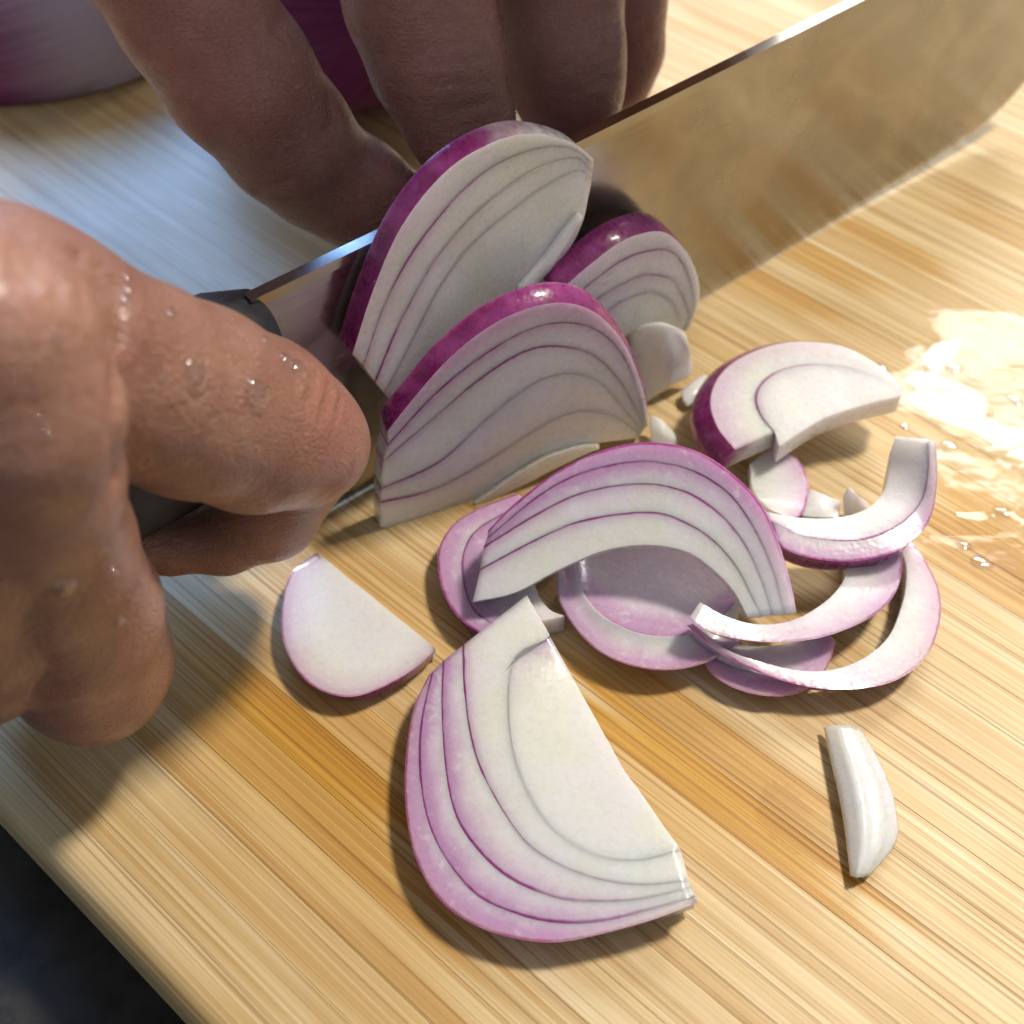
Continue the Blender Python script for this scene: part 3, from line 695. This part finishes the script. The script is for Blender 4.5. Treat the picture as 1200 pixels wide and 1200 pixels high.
for y in (8, 22, 36, 55, 72, 100, 128): cr2.append(([(505+rng.uniform(-8, 8), y), (545, y+rng.uniform(-6, 4)), (572, y-8+rng.uniform(-4, 6))], .0006, .00035))
for y in (38, 52, 64, 78, 94): cr2.append(([(690+rng.uniform(-4, 4), y+8), (706, y), (722, y-6)], .0006, .0004))
hand2, surf2, HV2, HN2 = build_hand([(pa, .02, .02), (th, .0015, .002), (fi, .0015, .002), (mi, .0012, .002), (ri, .001, .002), (pi_, .001, .002), (fore, .02, .02)], .0008, M_SK2, 'left hand in shade with fingers pressing onion down behind the blade', cr2, [(430, 225, .004)])

# ------------------------------------------------------------------ water
def drop(surf, V, N_, px, py, rpx, elong=1.0, fl=.6, label='clear water drop on the wet hand that grips the knife'):
    i = surf(px, py)
    if i is None: return
    n = Vector(N_[i]).normalized(); r = 1.5*rpx*np.linalg.norm(V[i]-CAM)/1550
    d = Vector((0, 0, -1)); d = (d-n*d.dot(n)).normalized(); e = n.cross(d)
    vs, fs = [], []; nu, nv = 16, 8
    for a_ in range(nv+1):
        ph = math.pi/2*a_/nv
        for b_ in range(nu):
            t = 2*math.pi*b_/nu; x, y, z = math.sin(ph)*math.cos(t), math.sin(ph)*math.sin(t), math.cos(ph)
            l = x*(elong if x < 0 else 1.0)*(1.0); wn = y*(1-.35*max(0, -x)*(elong > 1.2))
            vs.append(d*(l*r)+e*(wn*r)+n*(z*r*fl))
    for a_ in range(nv):
        for b_ in range(nu): fs.append((a_*nu+b_, a_*nu+(b_+1) % nu, (a_+1)*nu+(b_+1) % nu, (a_+1)*nu+b_))
    import bmesh
    m = mesh_from('water_drop', vs, fs); b = bmesh.new(); b.from_mesh(m); bmesh.ops.remove_doubles(b, verts=b.verts, dist=1e-7); bmesh.ops.recalc_face_normals(b, faces=b.faces); b.to_mesh(m); b.free()
    m.polygons.foreach_set('use_smooth', [True]*len(m.polygons))
    o = link('water_drop', m, M_DROP); o.location = tuple(V[i]-np.array(n)*r*.02); tag(o, label, 'water drop', 'water drops on the hand')
for q in [(231,447,11,1.7),(300,464,13,1.3),(337,424,8,1),(350,434,10,1),(312,402,6,1),(152,340,6,1),(152,353,6,1),(150,326,5,1),(201,370,6,1),(68,398,7,1.6),(100,361,5,1.2),(117,405,4,1),
          (73,688,11,1.2),(120,645,6,1.2),(134,670,6,1),(140,592,6,1.5),(58,512,6,1),(140,728,6,1.4),(189,447,4,1),(28,547,4,1),(15,455,4,1),(115,500,4,1),(288,521,5,1),(75,320,4,1),(107,560,4,1),(45,488,4,1)]:
    drop(surf1, HV1, HN1, q[0], q[1], q[2], q[3])

def puddle(label, poly, seed, hmax, name='puddle', mat=None, amp=.0034, z0=.00018):
    poly = [P(x, y) for x, y in poly]; pp = np.array([p[:2] for p in poly]); r = np.random.default_rng(seed)
    lo, hi = pp.min(0), pp.max(0); h = .0007; xs = np.arange(lo[0], hi[0], h); ys = np.arange(lo[1], hi[1], h)
    X, Y = np.meshgrid(xs, ys, indexing='ij'); ins = np.zeros(X.shape, bool); dist = np.full(X.shape, 9.0)
    for a_, b_ in zip(pp, np.roll(pp, -1, 0)):
        c = ((a_[1] > Y) != (b_[1] > Y)) & (X < (b_[0]-a_[0])*(Y-a_[1])/(b_[1]-a_[1]+1e-12)+a_[0]); ins ^= c
        e = b_-a_; t = np.clip(((X-a_[0])*e[0]+(Y-a_[1])*e[1])/(e@e), 0, 1); dist = np.minimum(dist, np.hypot(X-a_[0]-t*e[0], Y-a_[1]-t*e[1]))
    sd = np.where(ins, dist, -dist); N_ = np.zeros(X.shape)
    gx, gy = X*G[0]+Y*G[1], X*AC[0]+Y*AC[1]
    for _ in range(14):
        fx, fy = r.normal(0, 140), r.normal(0, 330); N_ += np.sin(fx*gx+fy*gy+r.uniform(0, 6.3))
    N_ /= 3.2
    H = sd + N_*amp
    idx = np.full(X.shape, -1); on = H > 0; idx[on] = np.arange(on.sum())
    z = z0 + hmax*(1-np.exp(-np.clip(H, 0, 1)/.0014))
    V = np.stack([X[on], Y[on], z[on]], 1); F = []
    q = on[:-1, :-1] & on[1:, :-1] & on[1:, 1:] & on[:-1, 1:]
    for i, j in np.argwhere(q): F.append((idx[i, j], idx[i+1, j], idx[i+1, j+1], idx[i, j+1]))
    m = mesh_from(name, V, F); o = link(name, m, mat or M_FILM); return tag(o, label, 'puddle')
puddle('shiny water puddle on the board beside the turned up onion crescent', [(1060,450),(1085,436),(1128,462),(1168,486),(1225,505),(1300,550),(1290,640),(1215,600),(1150,572),(1122,528),(1088,492)], 3, .0003, amp=.0022)
puddle('wide thin water film on the board round the shiny puddle', [(1040,470),(1060,410),(1110,370),(1180,350),(1300,380),(1340,560),(1330,760),(1250,770),(1180,720),(1120,650),(1110,560),(1080,510)], 33, .00012, mat=M_SOFT, amp=.0040, z0=.00003)
puddle('small crooked water patch between the white tip of the end piece and the puddle', [(1072,428),(1090,398),(1128,388),(1138,402),(1108,420),(1092,444)], 12, .0002, amp=.0016)
puddle('broken wet patch on the board outside the thin hooked strip', [(1120,600),(1165,610),(1225,650),(1260,720),(1200,705),(1150,660)], 21, .0002, amp=.0030)
puddle('broad sheet of water shining blue on the board between the two hands', [(-90,40),(60,70),(150,40),(230,120),(320,205),(400,262),(470,275),(440,360),(300,420),(200,420),(60,360),(-90,300)], 9, .00012, mat=M_SHEET, amp=.001, z0=.00003)
puddle('thin wet streak on the bare board beside the single onion shard', [(880,905),(930,935),(975,990),(990,1040),(960,1045),(915,1005),(880,960)], 5, .00010)

for x, y, r_ in [(1033,432,.0011),(1078,438,.0008),(1118,432,.0014),(1190,470,.0012),(1112,522,.0011),(1060,500,.0008),(1150,660,.0013),(1130,640,.0009),(1175,600,.0011),(1098,420,.0009),(1085,466,.0012)]:
    vs, fs = [(0, 0, r_*.32)], []; nu = 18
    for k in range(1, 6):
        for b_ in range(nu):
            a_ = 2*math.pi*b_/nu; w_ = 1+.18*math.sin(2*a_+x)+.08*math.sin(3*a_+y); vs.append((r_*w_*math.sin(k*math.pi/10)*math.cos(a_)*1.3, r_*w_*math.sin(k*math.pi/10)*math.sin(a_), r_*.32*math.cos(k*math.pi/10)+.00002))
    for b_ in range(nu): fs.append((0, 1+b_, 1+(b_+1) % nu))
    for k in range(4):
        for b_ in range(nu): fs.append((1+k*nu+b_, 1+(k+1)*nu+b_, 1+(k+1)*nu+(b_+1) % nu, 1+k*nu+(b_+1) % nu))
    o = link('water_drop', mesh_from('water_drop', vs, fs), M_DROP); o.location = tuple(P(x, y)); o.rotation_euler = (0, 0, R(GR))
    tag(o, 'small water drop on the board at the rim of the shiny puddle', 'water drop', 'water drops round the puddle')
